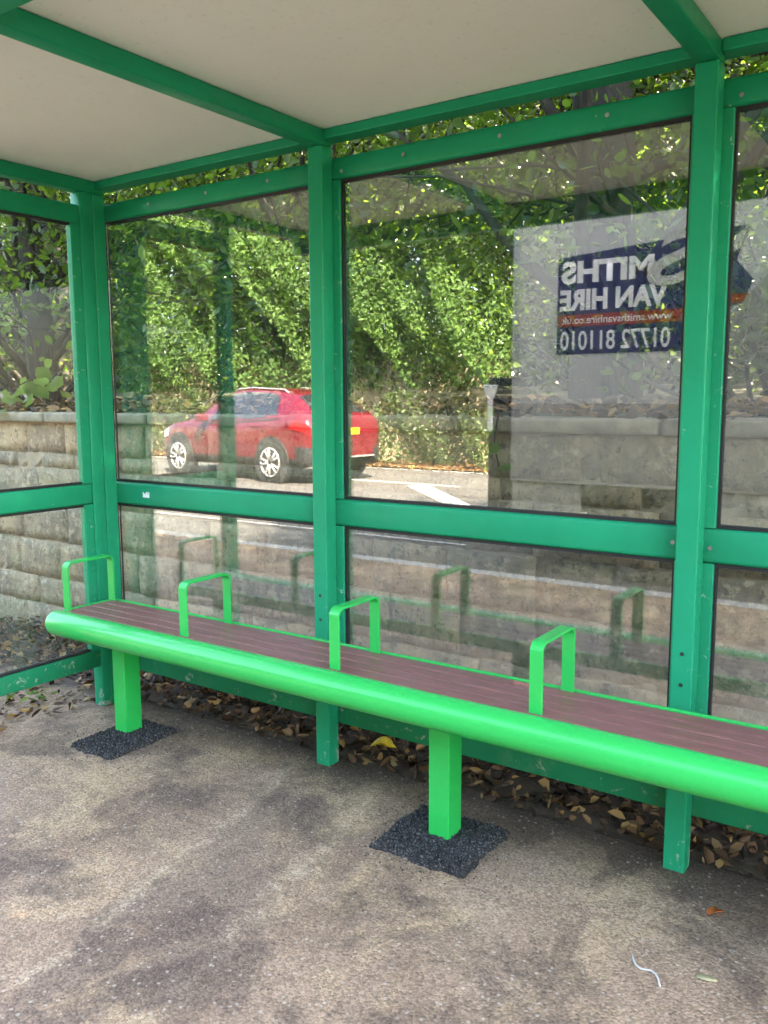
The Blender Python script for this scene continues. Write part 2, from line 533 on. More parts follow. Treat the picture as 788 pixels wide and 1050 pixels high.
ROADZ = -0.10
sheet('ground', 'field', -400, 400, -400, 400, -0.16)
sheet('pavement', 'pavement', -30, 30, -3.35, 0.47, 0.0)
sheet('road', 'road', -60, 60, -12.6, -3.5, ROADZ)
sheet('verge', 'verge', -60, 60, -30.0, -12.6, ROADZ + 0.03, 60, 12, 0.02)
bank = MB()
nb = 60
prof = [(0.72, 1.24), (1.1, 1.29), (2.5, 1.38), (6, 1.5), (14, 1.6), (60, 1.6)]
vs = [(x, y, z + random.uniform(-.03, .03)) for (y, z) in prof for x in np.linspace(-40, 40, nb + 1)]
fs = [(j * (nb + 1) + i, j * (nb + 1) + i + 1, (j + 1) * (nb + 1) + i + 1, (j + 1) * (nb + 1) + i) for j in range(len(prof) - 1) for i in range(nb)]
tag(bank.add(vs, fs).build('raised_ground', 'grass_bank', smooth=True), kind='structure')
soil = sheet('soil_strip', 'soil', -12, 12, 0.085, 0.49, 0.006, 220, 10, 0.006)
# kerb stones
kerb = tag(empty('kerb'), kind='structure')
km = MB().box(0, 0.905, -3.5, -3.352, -0.15, 0.004).mesh('kerb_stone', 'kerb')
for i in range(30):
    link('kerb_stone', km, kerb, 0.012, 2, (-14 + i * 0.915, 0, 0))
# painted markings across the road
mk = tag(empty('road_markings'), kind='structure')
mx = lambda pts: MB().add([(x, y, ROADZ + 0.004) for x, y in pts], [tuple(range(len(pts)))]).build('painted_line', 'marking', mk)
mx([(-4.75, -9.62), (-4.55, -9.95), (-2.0, -7.30), (-2.25, -7.12)])
mx([(-9.0, -10.22), (-9.0, -10.10), (-3.9, -9.86), (-3.9, -9.98)])
mx([(-16, -12.30), (-16, -12.18), (2, -12.42), (2, -12.54)])
for i in range(7):
    mx([(-9 + i * 1.9, -6.35), (-9 + i * 1.9, -6.25), (-8.0 + i * 1.9, -6.25), (-8.0 + i * 1.9, -6.35)])
mx([(-14, -5.55), (-14, -5.48), (-1.2, -5.48), (-1.2, -5.55)])
mx([(-14, -5.0), (-14, -4.94), (-1.0, -4.94), (-1.0, -5.0)])


# fresh tarmac patches round the bench legs
def patch(cx, cy, hx, hy, rot, seed):
    rg = np.random.default_rng(seed)
    N = 44
    ph = rg.random(8) * 6.28
    vs, fs = [], []
    for j in range(N + 1):
        for i in range(N + 1):
            u, v = i / N * 2 - 1, j / N * 2 - 1
            an = math.atan2(v, u)
            wob = 1 + 0.025 * math.sin(3 * an + ph[0]) + 0.02 * math.sin(7 * an + ph[1]) + 0.018 * math.sin(17 * an + ph[2]) + rg.normal() * 0.012
            x, y = u * hx * wob, v * hy * wob
            e = max(abs(u), abs(v))
            z = 0.003 + 0.012 * min(1, (1 - e) / 0.14) + (rg.random() - .3) * 0.014 * (1 if e < .97 else .2)
            vs.append((cx + x * math.cos(rot) - y * math.sin(rot), cy + x * math.sin(rot) + y * math.cos(rot), max(0.0015, z) if e < 1 else -0.002))
    for j in range(N):
        for i in range(N):
            a = j * (N + 1) + i
            fs.append((a, a + 1, a + N + 2, a + N + 1))
    tag(MB().add(vs, fs).build('tarmac_patch', 'patch'), kind='structure')


patch(0.425, -0.262, 0.130, 0.180, 0.03, 3)
patch(1.928, -0.235, 0.170, 0.162, 0.02, 5)
patch(3.475, -0.23, 0.175, 0.175, 0.0, 6)

for cx_, cy_, sd_ in ((0.425, -0.262, 11), (1.925, -0.235, 12), (3.475, -.23, 13)):      # black crumbs shed round each patch
    rg_ = np.random.default_rng(sd_)
    cm = MB()
    for k in range(420):
        an_, rr_ = rg_.random() * 6.283, .15 + abs(rg_.normal()) * .045
        p_ = np.array([cx_ + 1.12 * rr_ * math.cos(an_) / max(abs(math.cos(an_)), abs(math.sin(an_))), cy_ + 1.1 * rr_ * math.sin(an_) / max(abs(math.cos(an_)), abs(math.sin(an_))), 0.001])
        q_ = rg_.uniform(.0015, .005)
        cm.add([p_ + np.array([rg_.uniform(-1, 1), rg_.uniform(-1, 1), 0]) * q_ for _ in range(3)] + [p_ + np.array([0, 0, q_ * 1.2])], [(0, 1, 3), (1, 2, 3), (2, 0, 3)])
    tag(cm.build('tarmac_crumbs', 'patch'), 'black tarmac crumbs shed round a fresh patch under the bench', 'crumbs', kind='stuff')

# ------------------------------------------------------------------ stone wall behind the shelter
wall = tag(empty('stone_wall', (0, 0.5, 0)), 'old squared stone garden wall with a concrete coping behind the bus shelter', 'wall')
MB().box(-9, 9, 0.009, 0.24, -0.1, 1.262).build('mortar_core', 'mortar', wall)
zs = [(-0.03, 0.195), (0.195, 0.36), (0.36, 0.58), (0.58, 0.80), (0.80, 1.005), (1.005, 1.088), (1.088, 1.262)]
for ci, (z0, z1) in enumerate(zs):
    x = -5.2 - random.random() * 0.3
    while x < 6.2:
        L = random.uniform(0.24, 0.56) * (1.15 if z1 - z0 > .18 else 0.9)
        g = random.uniform(0.003, 0.0055)
        w_, h_ = L - 2 * g, z1 - z0 - 2 * g * random.uniform(0.8, 1.3)
        d = random.uniform(-0.008, 0.006)
        m = MB()
        nx, nz = max(3, int(w_ / 0.05)), max(2, int(h_ / 0.05))
        vs, fs = [], []
        for j in range(nz + 1):
            for i in range(nx + 1):
                e = (i in (0, nx)) or (j in (0, nz))
                vs.append((i / nx * w_ + (random.uniform(-.004, .004)), d + (random.uniform(.002, .006) if e else random.uniform(-.006, .006)), j / nz * h_ + random.uniform(-.004, .004)))
        for j in range(nz):
            for i in range(nx):
                a = j * (nx + 1) + i
                fs.append((a, a + 1, a + nx + 2, a + nx + 1))
        k = len(vs)
        ring = [i for i in range(nx + 1)] + [j * (nx + 1) + nx for j in range(1, nz + 1)] + [nz * (nx + 1) + i for i in range(nx - 1, -1, -1)] + [j * (nx + 1) for j in range(nz - 1, 0, -1)]
        for r_ in ring:
            vs.append((vs[r_][0], 0.06, vs[r_][2]))
        for q in range(len(ring)):
            fs.append((ring[(q + 1) % len(ring)], ring[q], k + q, k + (q + 1) % len(ring)))
        m.add(vs, fs).build('stone', 'stone', wall, smooth=True, loc=(x + g, 0, z0 + g))
        x += L
x = -5.3
while x < 6.3:
    L = random.uniform(0.75, 1.1)
    MB().box(0, L - 0.008, -0.035, 0.27, 1.266, 1.322 + random.uniform(-.004, .004)).build('coping_stone', 'coping', wall, 0.012, 2, loc=(x, random.uniform(-.004, .004), 0))
    x += L

# ------------------------------------------------------------------ bus shelter
PX = [0.0, 1.2605, 2.5916, 3.9200]
HW = 0.0315
shelter = tag(empty('bus_shelter'), 'dark green framed bus shelter with clear panes and a pale grey ceiling', 'bus shelter')
pm = MB().box(-HW, HW, 0, 0.064, -0.03, 2.2730).mesh('post', 'green_post')
worn = NT
scr = MB().tube([(0, -0.0015, 0), (0, 0.002, 0)], 0.006, 10).mesh('screw', 'dark_hole')
scr2 = MB().tube([(0, -0.003, 0), (0, 0.002, 0)], 0.0065, 10).mesh('screw', 'steel')
for i, x in enumerate(PX):
    p = link('post', pm, shelter, 0.006, 3, (x, 0, 0))
    for z in (0.664, 0.572):
        link('screw', scr, p, loc=(0, 0, z))
YR0, YR1 = 0.0645, 0.106
GY0, GY1 = 0.0815, 0.0895
for b in range(3):
    x0, x1 = PX[b], PX[b + 1]
    s0, s1 = x0 + 0.060 - (0.062 if b == 0 else 0), x1 - 0.052      # inner edges of the glazing stiles
    s0 = x0 + (0.004 if b == 0 else 0.060)
    ra = x0 + (0.0 if b == 0 else 0.0)
    MB().box(x0 + .001, x1 - .001, YR0, YR1, 0.923, 1.024).build('middle_rail', 'green', shelter, 0.012, 3)
    tr = MB().box(x0 + .001, x1 - .001, YR0, YR1, 2.165, 2.241).build('top_rail', 'green', shelter, 0.010, 3)
    for q in (0.25, 0.52, 0.78):
        link('screw', scr2, tr, loc=(x0 + (x1 - x0) * q, YR0, 2.205))
    MB().box(x0 + .001, x1 - .001, YR0 + .001, YR1 - .001, 0.152, 0.232).build('bottom_rail', 'green_worn', shelter, 0.006)
    hd = MB().box(x0 + HW + .001, x1 - HW - .001, 0.012, 0.058, 2.292, 2.3255).build('header_rail', 'green', shelter, 0.004)
    # side stiles that hold the panes
    for (a, c) in ((x0 + .002, s0), (s1, x1 - .002)):
        if c - a > .005:
            MB().box(a, c, YR0 + .002, YR1 - .002, 0.2325, 0.9225).build('glazing_stile', 'green_chip', shelter, 0.003)
            MB().box(a, c, YR0 + .002, YR1 - .002, 1.0245, 2.1645).build('glazing_stile', 'green_chip', shelter, 0.003)
    for (za, zb) in ((0.2325, 0.9225), (1.0245, 2.1645)):
        MB().box(s0 + .001, s1 - .001, GY0, GY1, za + .001, zb - .001).build('glass_pane', 'glass', shelter)
        gk = MB()
        for (gy0, gy1) in ((GY0 - .006, GY0 - .0005), (GY1 + .0005, GY1 + .006)):
            gk.box(s0 + .0005, s1 - .0005, gy0, gy1, za, za + .010)
            gk.box(s0 + .0005, s1 - .0005, gy0, gy1, zb - .010, zb)
            gk.box(s0 + .0005, s0 + .007, gy0, gy1, za + .0105, zb - .0105)
            gk.box(s1 - .007, s1 - .0005, gy0, gy1, za + .0105, zb - .0105)
        gk.build('gasket', 'rubber', shelter)
for x, z in ((2.534, 0.976), (2.640, 0.968), (2.668, 2.19), (1.332, 2.19)):
    link('screw', scr2, shelter, loc=(x, YR0, z))
sticker = MB()
for k in range(7):
    a = 0.205 + k * 0.006
    sticker.box(a, a + 0.0058, YR0 - .0012, YR0 + .001, 0.962, 0.975 + random.uniform(0, .014))
sticker.build('sticker_scrap', 'paper', shelter)


# end panels
def end_panel(X, sg):
    xa, xb = (X - 0.008, X + 0.030) if sg > 0 else (X - 0.030, X + 0.008)
    yb = -0.600
    MB().box(X - HW, X + HW, yb - 0.064, yb, -0.04, 2.2730).build('post', 'green', shelter, 0.006, 3)
    for nm, za, zb, mt, bv in (('middle_rail', 0.935, 1.025, 'green', .010), ('top_rail', 2.137, 2.215, 'green', .008), ('bottom_rail', 0.190, 0.268, 'green_worn', .006)):
        MB().box(xa, xb, yb + .001, -0.067, za, zb).build(nm, mt, shelter, bv, 3)
    MB().box(X - HW, X + HW, -0.066, -0.0008, -0.03, 2.2730).build('corner_post', 'green_post', shelter, 0.006, 3)
    xm = (xa + xb) / 2
    for (za, zb) in ((0.2685, 0.9345), (1.0255, 2.1365)):
        MB().box(xm - .016, xm + .016, -0.112, -0.0670, za, zb).build('glazing_stile', 'green_chip', shelter, 0.003)
        MB().box(xm - .016, xm + .016, yb + .0015, yb + .030, za, zb).build('glazing_stile', 'green_chip', shelter, 0.003)
        MB().box(xm - .004, xm + .004, yb + .0305, -0.1125, za + .001, zb - .001).build('glass_pane', 'glass_end', shelter)
        for a_, b_ in ((xm - .010, xm - .0045), (xm + .0045, xm + .010)):
            MB().box(a_, b_, yb + .031, -.113, za, za + .010).build('gasket', 'rubber', shelter)
            MB().box(a_, b_, yb + .031, -.113, zb - .010, zb).build('gasket', 'rubber', shelter)


end_panel(0.0, 1)
end_panel(PX[3], -1)
# roof
RF = -1.30
for x in PX:
    MB().box(x - HW, x + HW, RF, 0.064, 2.2735, 2.3265).build('roof_beam', 'green', shelter, 0.005, 2)
MB().box(-0.10, PX[3] + 0.10, RF - 0.055, RF - 0.001, 2.215, 2.40).build('front_fascia', 'green', shelter, 0.006)
MB().box(-0.10, PX[3] + 0.10, 0.066, 0.110, 2.300, 2.40).build('rear_fascia', 'green', shelter, 0.006)
edges = [-0.10] + [x for x in PX[1:3]] + [PX[3] + 0.10]
for i in range(3):
    MB().box(edges[i] + .001, edges[i + 1] - .001, RF, 0.0655, 2.3275, 2.352).build('ceiling_panel', 'ceiling', shelter)
MB().box(-0.12, PX[3] + 0.12, RF - 0.08, 0.13, 2.401, 2.425).build('roof_sheet', 'green', shelter, 0.006)

# ------------------------------------------------------------------ bench
bench = tag(empty('bench', (1.93, -0.25, 0)), 'bright green steel bench with maroon timber slats along the glass', 'bench')
BX0, BX1 = 0.165, 3.715


def bpart(mb, *a, **k):
    mb.v = [(x - 1.93, y + 0.25, z) for x, y, z in mb.v]
    return mb.build(*a, parent=bench, **k)


TR, TY, TZ = 0.0515, -0.392, 0.490
tp, tr_ = [], []
for k in range(7):
    a = k / 6 * math.pi / 2
    tp.append((BX0 + 0.030 * (1 - math.sin(a)), TY, TZ)); tr_.append(TR - 0.030 + 0.030 * math.sin(math.pi / 2 - math.cos(a) * 0 - (math.pi / 2 - a)) if k else TR - 0.030)
tp, tr_ = [], []
for k in range(7):
    a = k / 6 * math.pi / 2
    tp.append((BX0 + 0.03 * (1 - math.cos(a)), TY, TZ)); tr_.append(TR - 0.03 + 0.03 * math.sin(a))
for k in range(7):
    a = (6 - k) / 6 * math.pi / 2
    tp.append((BX1 - 0.03 * (1 - math.cos(a)), TY, TZ)); tr_.append(TR - 0.03 + 0.03 * math.sin(a))
bpart(MB().tube(tp, tr_, 40), 'front_tube', 'bench_green', smooth=True)
bpart(MB().box(BX0 + .02, BX1 - .02, -0.1065, -0.0945, 0.492, 0.5345), 'back_edge', 'bench_green', bevel=0.003)
for xa in (BX0 + .012, BX1 - .024):
    bpart(MB().box(xa, xa + .012, -0.352, -0.107, 0.492, 0.5335), 'end_plate', 'bench_green', bevel=0.003)
y = -0.3515
for k in range(4):
    bpart(MB().box(BX0 + .0255, BX1 - .0255, y, y + 0.0562, 0.503, 0.5305), 'slat', 'slat', bevel=0.004)
    y += 0.0612
bpart(MB().box(BX0 + .05, BX1 - .05, -0.340, -0.12, 0.480, 0.4995), 'under_frame', 'bench_green')
for lx in (0.381, 1.9276, 3.474):
    bpart(MB().box(lx - .0375, lx + .0375, -0.247, -0.165, -0.02, 0.4795), 'leg', 'bench_green', bevel=0.004)
# armrest: flat bar bent into a hoop
def hoop():
    yf, yb_, z0, z1, r, th, hw = -0.3445, -0.112, 0.500, 0.733, 0.030, 0.0085, 0.0195
    path = [(yf, z0), (yf, z1 - r)]
    for k in range(1, 7):
        a = math.pi - k / 6 * math.pi / 2
        path.append((yf + r + r * math.cos(a), z1 - r + r * math.sin(a)))
    path.append((yb_ - r, z1))
    for k in range(1, 7):
        a = math.pi / 2 - k / 6 * math.pi / 2
        path.append((yb_ - r + r * math.cos(a), z1 - r + r * math.sin(a)))
    path.append((yb_, z0))
    path = np.array(path)
    inn = []
    for i, p in enumerate(path):
        d = path[min(i + 1, len(path) - 1)] - path[max(i - 1, 0)]
        d /= np.linalg.norm(d)
        inn.append(p + np.array([d[1], -d[0]]) * th)
    vs, fs = [], []
    for p, q in zip(path, inn):
        vs += [(-hw, p[0] + .25, p[1]), (hw, p[0] + .25, p[1]), (hw, q[0] + .25, q[1]), (-hw, q[0] + .25, q[1])]
    n = len(path)
    for i in range(n - 1):
        for k in range(4):
            fs.append((i * 4 + k, i * 4 + (k + 1) % 4, (i + 1) * 4 + (k + 1) % 4, (i + 1) * 4 + k))
    fs += [(3, 2, 1, 0), (n * 4 - 4, n * 4 - 3, n * 4 - 2, n * 4 - 1)]
    return MB().add(vs, fs).mesh('armrest', 'bench_green')


hm = hoop()
for k in range(6):
    link('armrest', hm, bench, 0.0015, 2, (0.1893 + 0.7019 * k + (0.004 if k == 0 else 0) - 1.93, 0, 0))


# ------------------------------------------------------------------ vegetation behind the wall
def make_tree(name, label, X, Y, h, tr, crown_r, nclump, nleaf, seed, lean=(0, 0), base=1.25, mat='leaf_wood', lsz=(.04, .088), lowz=1.9, group=None):
    rg = np.random.default_rng(seed)
    root = tag(empty(name, (X, Y, base)), label, 'tree', group)
    H = h - base
    m = MB()
    path, rad = [], []
    for k in range(9):
        t = k / 8
        path.append((lean[0] * t * H + math.sin(t * 5 + seed) * .05, lean[1] * t * H + math.cos(t * 4 + seed) * .05, -0.15 + t * H * .8))
        rad.append(tr * (1 - .75 * t) * (1.25 if k == 0 else 1))
    m.tube(path, rad, 12)
    m.build('trunk', 'bark', root, smooth=True)
    bm_ = MB()
    clumps = []
    for k in range(nclump):
        zc = (lowz - base) + rg.random() ** 0.9 * (H - (lowz - base))
        an = rg.random() * 6.283
        rr = crown_r * (0.25 + 0.75 * rg.random()) * (1.0 if zc < H * .75 else 0.65)
        c = np.array([math.cos(an) * rr + lean[0] * zc, math.sin(an) * rr * .9 + lean[1] * zc, zc])
        clumps.append(c)
        t0 = max(0.05, min(.95, (zc - 0.5 * rr) / (H * .8)))
        i0 = t0 * 8
        a = np.array(path[int(i0)])
        mid = (a + c) / 2 + np.array([0, 0, .15 * rr]) + rg.normal(size=3) * .12
        r0 = max(.012, tr * .28 * (1 - t0 * .6))
        bm_.tube([a, (a + mid) / 2 + rg.normal(size=3) * .05, mid, (mid + c) / 2 + rg.normal(size=3) * .05, c], [r0, r0 * .8, r0 * .6, r0 * .4, .005], 6)
        for q in range(4):
            e = c + rg.normal(size=3) * .45
            s_ = mid + (c - mid) * rg.random()
            bm_.tube([s_, (s_ + e) / 2 + rg.normal(size=3) * .06, e], [.010, .007, .003], 5)
    bm_.build('branches', 'bark', root, smooth=True)
    C = np.array(clumps)
    idx = rg.integers(0, len(C), nleaf)
    P = C[idx] + rg.normal(size=(nleaf, 3)) * np.array([.50, .46, .34])
    kp = (P[:, 2] > lowz - base - .25) & ((P[:, 1] + Y > .75) | (P[:, 2] + base > 3.6))
    P, idx = P[kp], idx[kp]
    sz = rg.uniform(lsz[0], lsz[1], len(P))
    cl = rg.random(len(C))
    rn = np.clip(cl[idx][:len(P)] * .5 + rg.random(len(P)) * .5, 0, 1)
    link('crown', leaf_mesh('crown', P, sz, mat, flat=.35, rnd=rn, droop=.3), root)
    return root


G = 'woodland trees behind the stone wall'
make_tree('woodland_tree', 'slim dark trunked tree seen through the end pane at the corner', -2.84, 1.62, 6.4, .13, 1.8, 70, 26000, 1, (-.02, .02), group=G)
make_tree('woodland_tree', 'thick dark tree behind the hire lettering right of the middle post', 1.66, 1.75, 7.6, .17, 1.9, 60, 23000, 2, (.01, .02), lowz=2.25, group=G)
make_tree('woodland_tree', 'tree behind the pane nearest the corner post, crown over the red car reflection', -0.75, 2.5, 6.4, .14, 1.9, 70, 26000, 3, group=G)
make_tree('woodland_tree', 'sunlit yellow green tree behind the pane at the picture edge', 3.55, 2.0, 7.6, .14, 1.9, 70, 25000, 4, (-.03, .0), lowz=2.0, group=G)
make_tree('woodland_tree', 'tall tree standing deep behind the corner of the wall', -5.2, 3.4, 7.0, .18, 2.3, 60, 15000, 5, group=G)
make_tree('woodland_tree', 'tall tree standing deep behind the middle post', 0.6, 4.4, 7.4, .18, 2.3, 60, 15000, 6, group=G)
make_tree('woodland_tree', 'tall tree standing deep behind the broad right post', 5.6, 4.2, 8.6, .18, 2.4, 60, 15000, 8, group=G)
make_tree('woodland_tree', 'tree far behind the end pane, half hidden by the slim trunk', -3.2, 5.6, 7.4, .17, 2.4, 60, 14000, 9, group=G)
make_tree('woodland_tree', 'tree far behind the wide pane with the road reflection', 3.0, 5.8, 8.6, .17, 2.4, 60, 14000, 10, group=G)

make_tree('woodland_tree', 'dense tree just behind the lettering, between two trunks', 2.9, 3.3, 8.4, .16, 2.0, 80, 24000, 24, group=G)  # extra tree added to block sun from the end pane
make_tree('woodland_tree', 'rounded tree beyond the picture edge', 6.4, 2.3, 6.4, .16, 2.0, 50, 10000, 21, (.0, .0), lowz=2.6, group=G)  # unseen tree, added and sized for its effect on the sunlight
make_tree('woodland_tree', 'very tall unseen tree added past the picture edge to shade the van', 10.8, 3.8, 16.5, .38, 4.2, 240, 52000, 22, (.0, .0), lowz=7.0, lsz=(.12, .22), group=G)  # unseen tree added to cast shade on the van
make_tree('woodland_tree', 'second very tall unseen tree added far along the wall to shade the van cab', 16.2, 4.4, 16.5, .38, 4.2, 200, 42000, 23, (.0, .0), lowz=7.0, lsz=(.12, .22), group=G)  # unseen tree added to keep sun off the van's cab


def make_shrub(label, X, Y, base, rx, rz, n, seed, mat='leaf_shrub', lsz=(.05, .09), name='shrub', group='shrubs behind the stone wall'):
    rg = np.random.default_rng(seed)
    root = tag(empty(name, (X, Y, base)), label, 'shrub', group)
    m = MB()
    ends = []
    for k in range(16):
        e = np.array([rg.normal() * rx * .6, rg.normal() * rx * .3, rz * (.35 + .65 * rg.random())])
        m.tube([(rg.normal() * .05, rg.normal() * .05, -.05), e * .5 + rg.normal(size=3) * .05, e], [.014, .009, .004], 6)
        ends.append(e)
    m.build('stems', 'bark', root, smooth=True)
    E = np.array(ends)
    i = rg.integers(0, len(E), n)
    P = E[i] * rg.uniform(.55, 1.05, (n, 1)) + rg.normal(size=(n, 3)) * np.array([rx * .22, rx * .18, rz * .16])
    P = P[P[:, 2] > 0]
    link('crown', leaf_mesh('crown', P, rg.uniform(lsz[0], lsz[1], len(P)), mat, flat=.3, droop=.2), root)


for k, (x, y, rx, rz, n, lab) in enumerate([
        (-4.3, 1.7, .8, 1.5, 2000, 'leafy shrub above the wall far along behind the end pane'),
        (-1.9, 2.4, .8, 1.1, 1500, 'leafy shrub above the wall beside the slim dark trunk'),
        (0.2, 1.9, .7, 1.0, 1300, 'leafy shrub above the wall behind the reflected hedge'),
        (2.55, 1.5, .55, .75, 800, 'low shrub above the wall beside the broad right post'),
        (4.4, 2.6, .8, 1.2, 1300, 'leafy shrub above the wall at the picture edge'),
        (1.4, 3.2, .8, 1.0, 1300, 'shrub behind the thick dark tree'),
        (-3.3, 3.4, 1.0, 1.5, 3200, 'dense shrub filling the gap behind the slim dark trunk'),
        (-1.2, 5.0, 1.2, 1.7, 3600, 'dense shrub deep behind the reflected red car'),
        (2.2, 5.0, 1.2, 1.6, 3600, 'dense shrub deep behind the lettering'),
        (-6.5, 5.5, 1.3, 2.0, 3600, 'dense shrub deep behind the corner post'),
        (4.6, 5.4, 1.2, 1.6, 3000, 'dense shrub deep behind the broad right post')]):
    make_shrub(lab, x, y, 1.3, rx, rz, n, 40 + k)

# dense evergreen thicket added as a dark backdrop against bright sky and field
M['leaf_ever'] = mat_leaf('evergreen_leaf', (0.009, 0.018, 0.007), (0.022, 0.038, 0.013), (0.05, 0.09, 0.02), 0.08)
th = tag(empty('backdrop_thicket', (-1.0, 8.0, 1.5)), 'dense evergreen thicket added behind the trees as a dark backdrop', 'thicket')
n = 70000
X = rng.uniform(-15, 13, n)
Z = rng.beta(1.0, 1.15, n) * 6.6
P = np.column_stack([X, .55 * np.sin(X * 1.3) + .4 * np.sin(X * 2.9 + Z * 1.7) + rng.normal(size=n) * .75, Z])[Z < 5.4 + .7 * np.sin(X * .9) + .5 * np.sin(X * 2.2)]
link('crown', leaf_mesh('crown', P, rng.uniform(.11, .22, len(P)), 'leaf_ever', rich=False), th)
for x in np.arange(-14, 13, 2.1):
    MB().tube([(x, .2, -.1), (x + .2, .1, 2), (x, .2, 4.5)], [.12, .09, .03], 8).build('trunk', 'bark', th, smooth=True)

# far wood behind everything
n = 60000
P = np.column_stack([rng.uniform(-40, 40, n), rng.uniform(13, 20, n), 1.6 + rng.beta(1.2, 1.5, n) * 8.0])
tag(link('distant_woods', leaf_mesh('distant_woods', P, rng.uniform(.35, .7, n), 'leaf_shrub', rich=False)), 'mass of distant trees far behind the wall', 'woods', kind='stuff')

# sapling with big leaves leaning over the wall by the corner
sap = tag(empty('sapling', (-1.55, 0.86, 1.28)), 'sapling with large pale green leaves drooping over the wall by the corner', 'sapling')
m = MB()
tips = []
for k in range(7):
    e = np.array([random.uniform(-.22, .48), random.uniform(-.42, -.02), random.uniform(.05, .72)])
    mid = e * .5 + np.array([0, .05, .18])
    m.tube([(0, 0, -.06), mid, e], [.012, .008, .003], 6)
    tips.append((mid, e))
m.build('stem', 'bark', sap, smooth=True)
for k in range(34):
    mid, e = random.choice(tips)
    p = mid + (e - mid) * random.uniform(.2, 1.05) + np.array([random.uniform(-.07, .07), random.uniform(-.06, .02), random.uniform(-.12, .03)])
    link('leaf', leaf_mesh('leaf', [p], random.uniform(.085, .135), 'leaf_big', aspect=.85, flat=.2, droop=.7), sap)
# ivy on the wall near the lettering pane
ivy = tag(empty('ivy_sprig', (1.74, 0.47, 1.33)), 'small ivy sprig trailing down the wall below the lettering', 'ivy')
MB().tube([(0, 0.03, .02), (.02, -.03, -.04), (.0, -.005, -.12), (.03, -.008, -.22)], [.004, .004, .003, .002], 6).build('stem', 'bark', ivy, smooth=True)
for k in range(11):
    t = random.random()
    link('leaf', leaf_mesh('leaf', [(.015 + random.uniform(-.05, .05), -.03 + random.uniform(-.02, .008), .03 - .25 * t)], random.uniform(.04, .065), 'leaf_big', aspect=.95, flat=.1, droop=.6), ivy)

# ------------------------------------------------------------------ leaf litter
n = 7000
P = np.column_stack([rng.uniform(-4.5, 5.0, n), 0.055 + 0.425 * rng.beta(1.5, .9, n), np.zeros(n)])
P[:, 2] = 0.012 + np.maximum(0, P[:, 1] - .18) * .28 * rng.random(n) + rng.random(n) * .018
tag(link('leaf_litter', leaf_mesh('leaf_litter', P, rng.uniform(.015, .06, n), 'litter', flat=.55, curl=.6, rnd=rng.random(n) ** 1.4)), 'brown fallen leaves drifted along the foot of the stone wall', 'leaves', kind='stuff')  # leaf tones skewed dark, standing in for deep shade by the wall
n = 2600
P = np.column_stack([rng.uniform(-4.5, 5.0, n), 0.485 + 0.55 * rng.random(n), np.zeros(n)])
P[:, 2] = 1.327 + rng.random(n) * .035 + np.maximum(0, P[:, 1] - .6) * .08
tag(link('wall_top_leaves', leaf_mesh('wall_top_leaves', P, rng.uniform(.04, .085, n), 'litter', flat=.6, curl=.45)), 'russet fallen leaves lying along the top of the stone wall', 'leaves', kind='stuff')
for k in range(46):        # separate leaves under the bottom rail
    x = random.uniform(0.25, 3.3)
    p = (x, random.uniform(0.06, 0.30), 0.03 + random.random() * .02)
    o = link('fallen_leaf', leaf_mesh('fallen_leaf', [(0, 0, 0)], random.uniform(.04, .068), 'litter', flat=.6, curl=.6, rnd=[random.uniform(.35, 1)]), loc=p)
    tag(o, 'dry curled leaf in the drift under the bottom rail behind the bench', 'leaf', 'curled leaves under the bottom rail')


m = MB()
for k in range(120):
    x_, y_, an_ = random.uniform(-1.5, 3.6), random.uniform(.07, .42), random.random() * 6.28
    L_ = random.uniform(.03, .13)
    z_ = .02 + max(0, y_ - .18) * .2
    m.tube([(x_, y_, z_), (x_ + L_ * .5 * math.cos(an_), y_ + L_ * .5 * math.sin(an_) * .4, z_ + .012), (x_ + L_ * math.cos(an_ + .2), y_ + L_ * math.sin(an_ + .2) * .4, z_ + .004)], [.0022, .0018, .001], 5)
tag(m.build('twig_litter', 'bark', smooth=True), 'thin dead twigs lying in the leaf drift below the wall', 'twigs', kind='stuff')


def single_leaf(name, label, p, size, colour, rz=0.0, curl=.12):
    t = MB()
    n = 14
    out = []
    for k in range(n):
        a = k / n * 6.283
        r = size * (.5 + .12 * math.cos(2 * a) + .05 * math.cos(5 * a + 1))
        out.append((r * math.cos(a), .7 * r * math.sin(a), curl * size * abs(math.sin(a)) ** 2))
    t.add([(0, 0, 0.0)] + out, [(0, i + 1, (i + 1) % n + 1) for i in range(n)])
    mm = simple(name + '_colour', colour, .5, var=.35, nscale=40)
    o = t.build(name, mm, smooth=True, loc=p, rz=rz)
    s_ = o.modifiers.new('thick', 'SOLIDIFY')
    s_.thickness = .0008
    return tag(o, label, 'leaf')


single_leaf('orange_leaf', 'small glossy orange brown leaf alone on the tarmac', (2.749, -0.154, .004), .042, (.42, .11, .025), .9, .25)
single_leaf('yellow_leaf', 'bright yellow leaf under the bottom rail beside the middle post', (1.415, .185, .045), .085, (.55, .40, .03), .4, .4)
single_leaf('pale_leaf', 'flat pale straw coloured leaf by the picture bottom edge', (2.802, -0.441, .003), .040, (.42, .36, .20), .2, .03)
m = MB()
pth = [(2.626, -.458, .0035), (2.634, -.475, .0035), (2.644, -.490, .0035), (2.659, -.498, .0035), (2.672, -.495, .0035), (2.684, -.491, .0035), (2.696, -.497, .0035), (2.707, -.512, .0035), (2.718, -.536, .0035)]
m.tube(pth, .0026, 7).build('string', 'string', smooth=True)
tag(bpy.data.objects['string'], 'short wavy piece of white string lying on the tarmac', 'string')
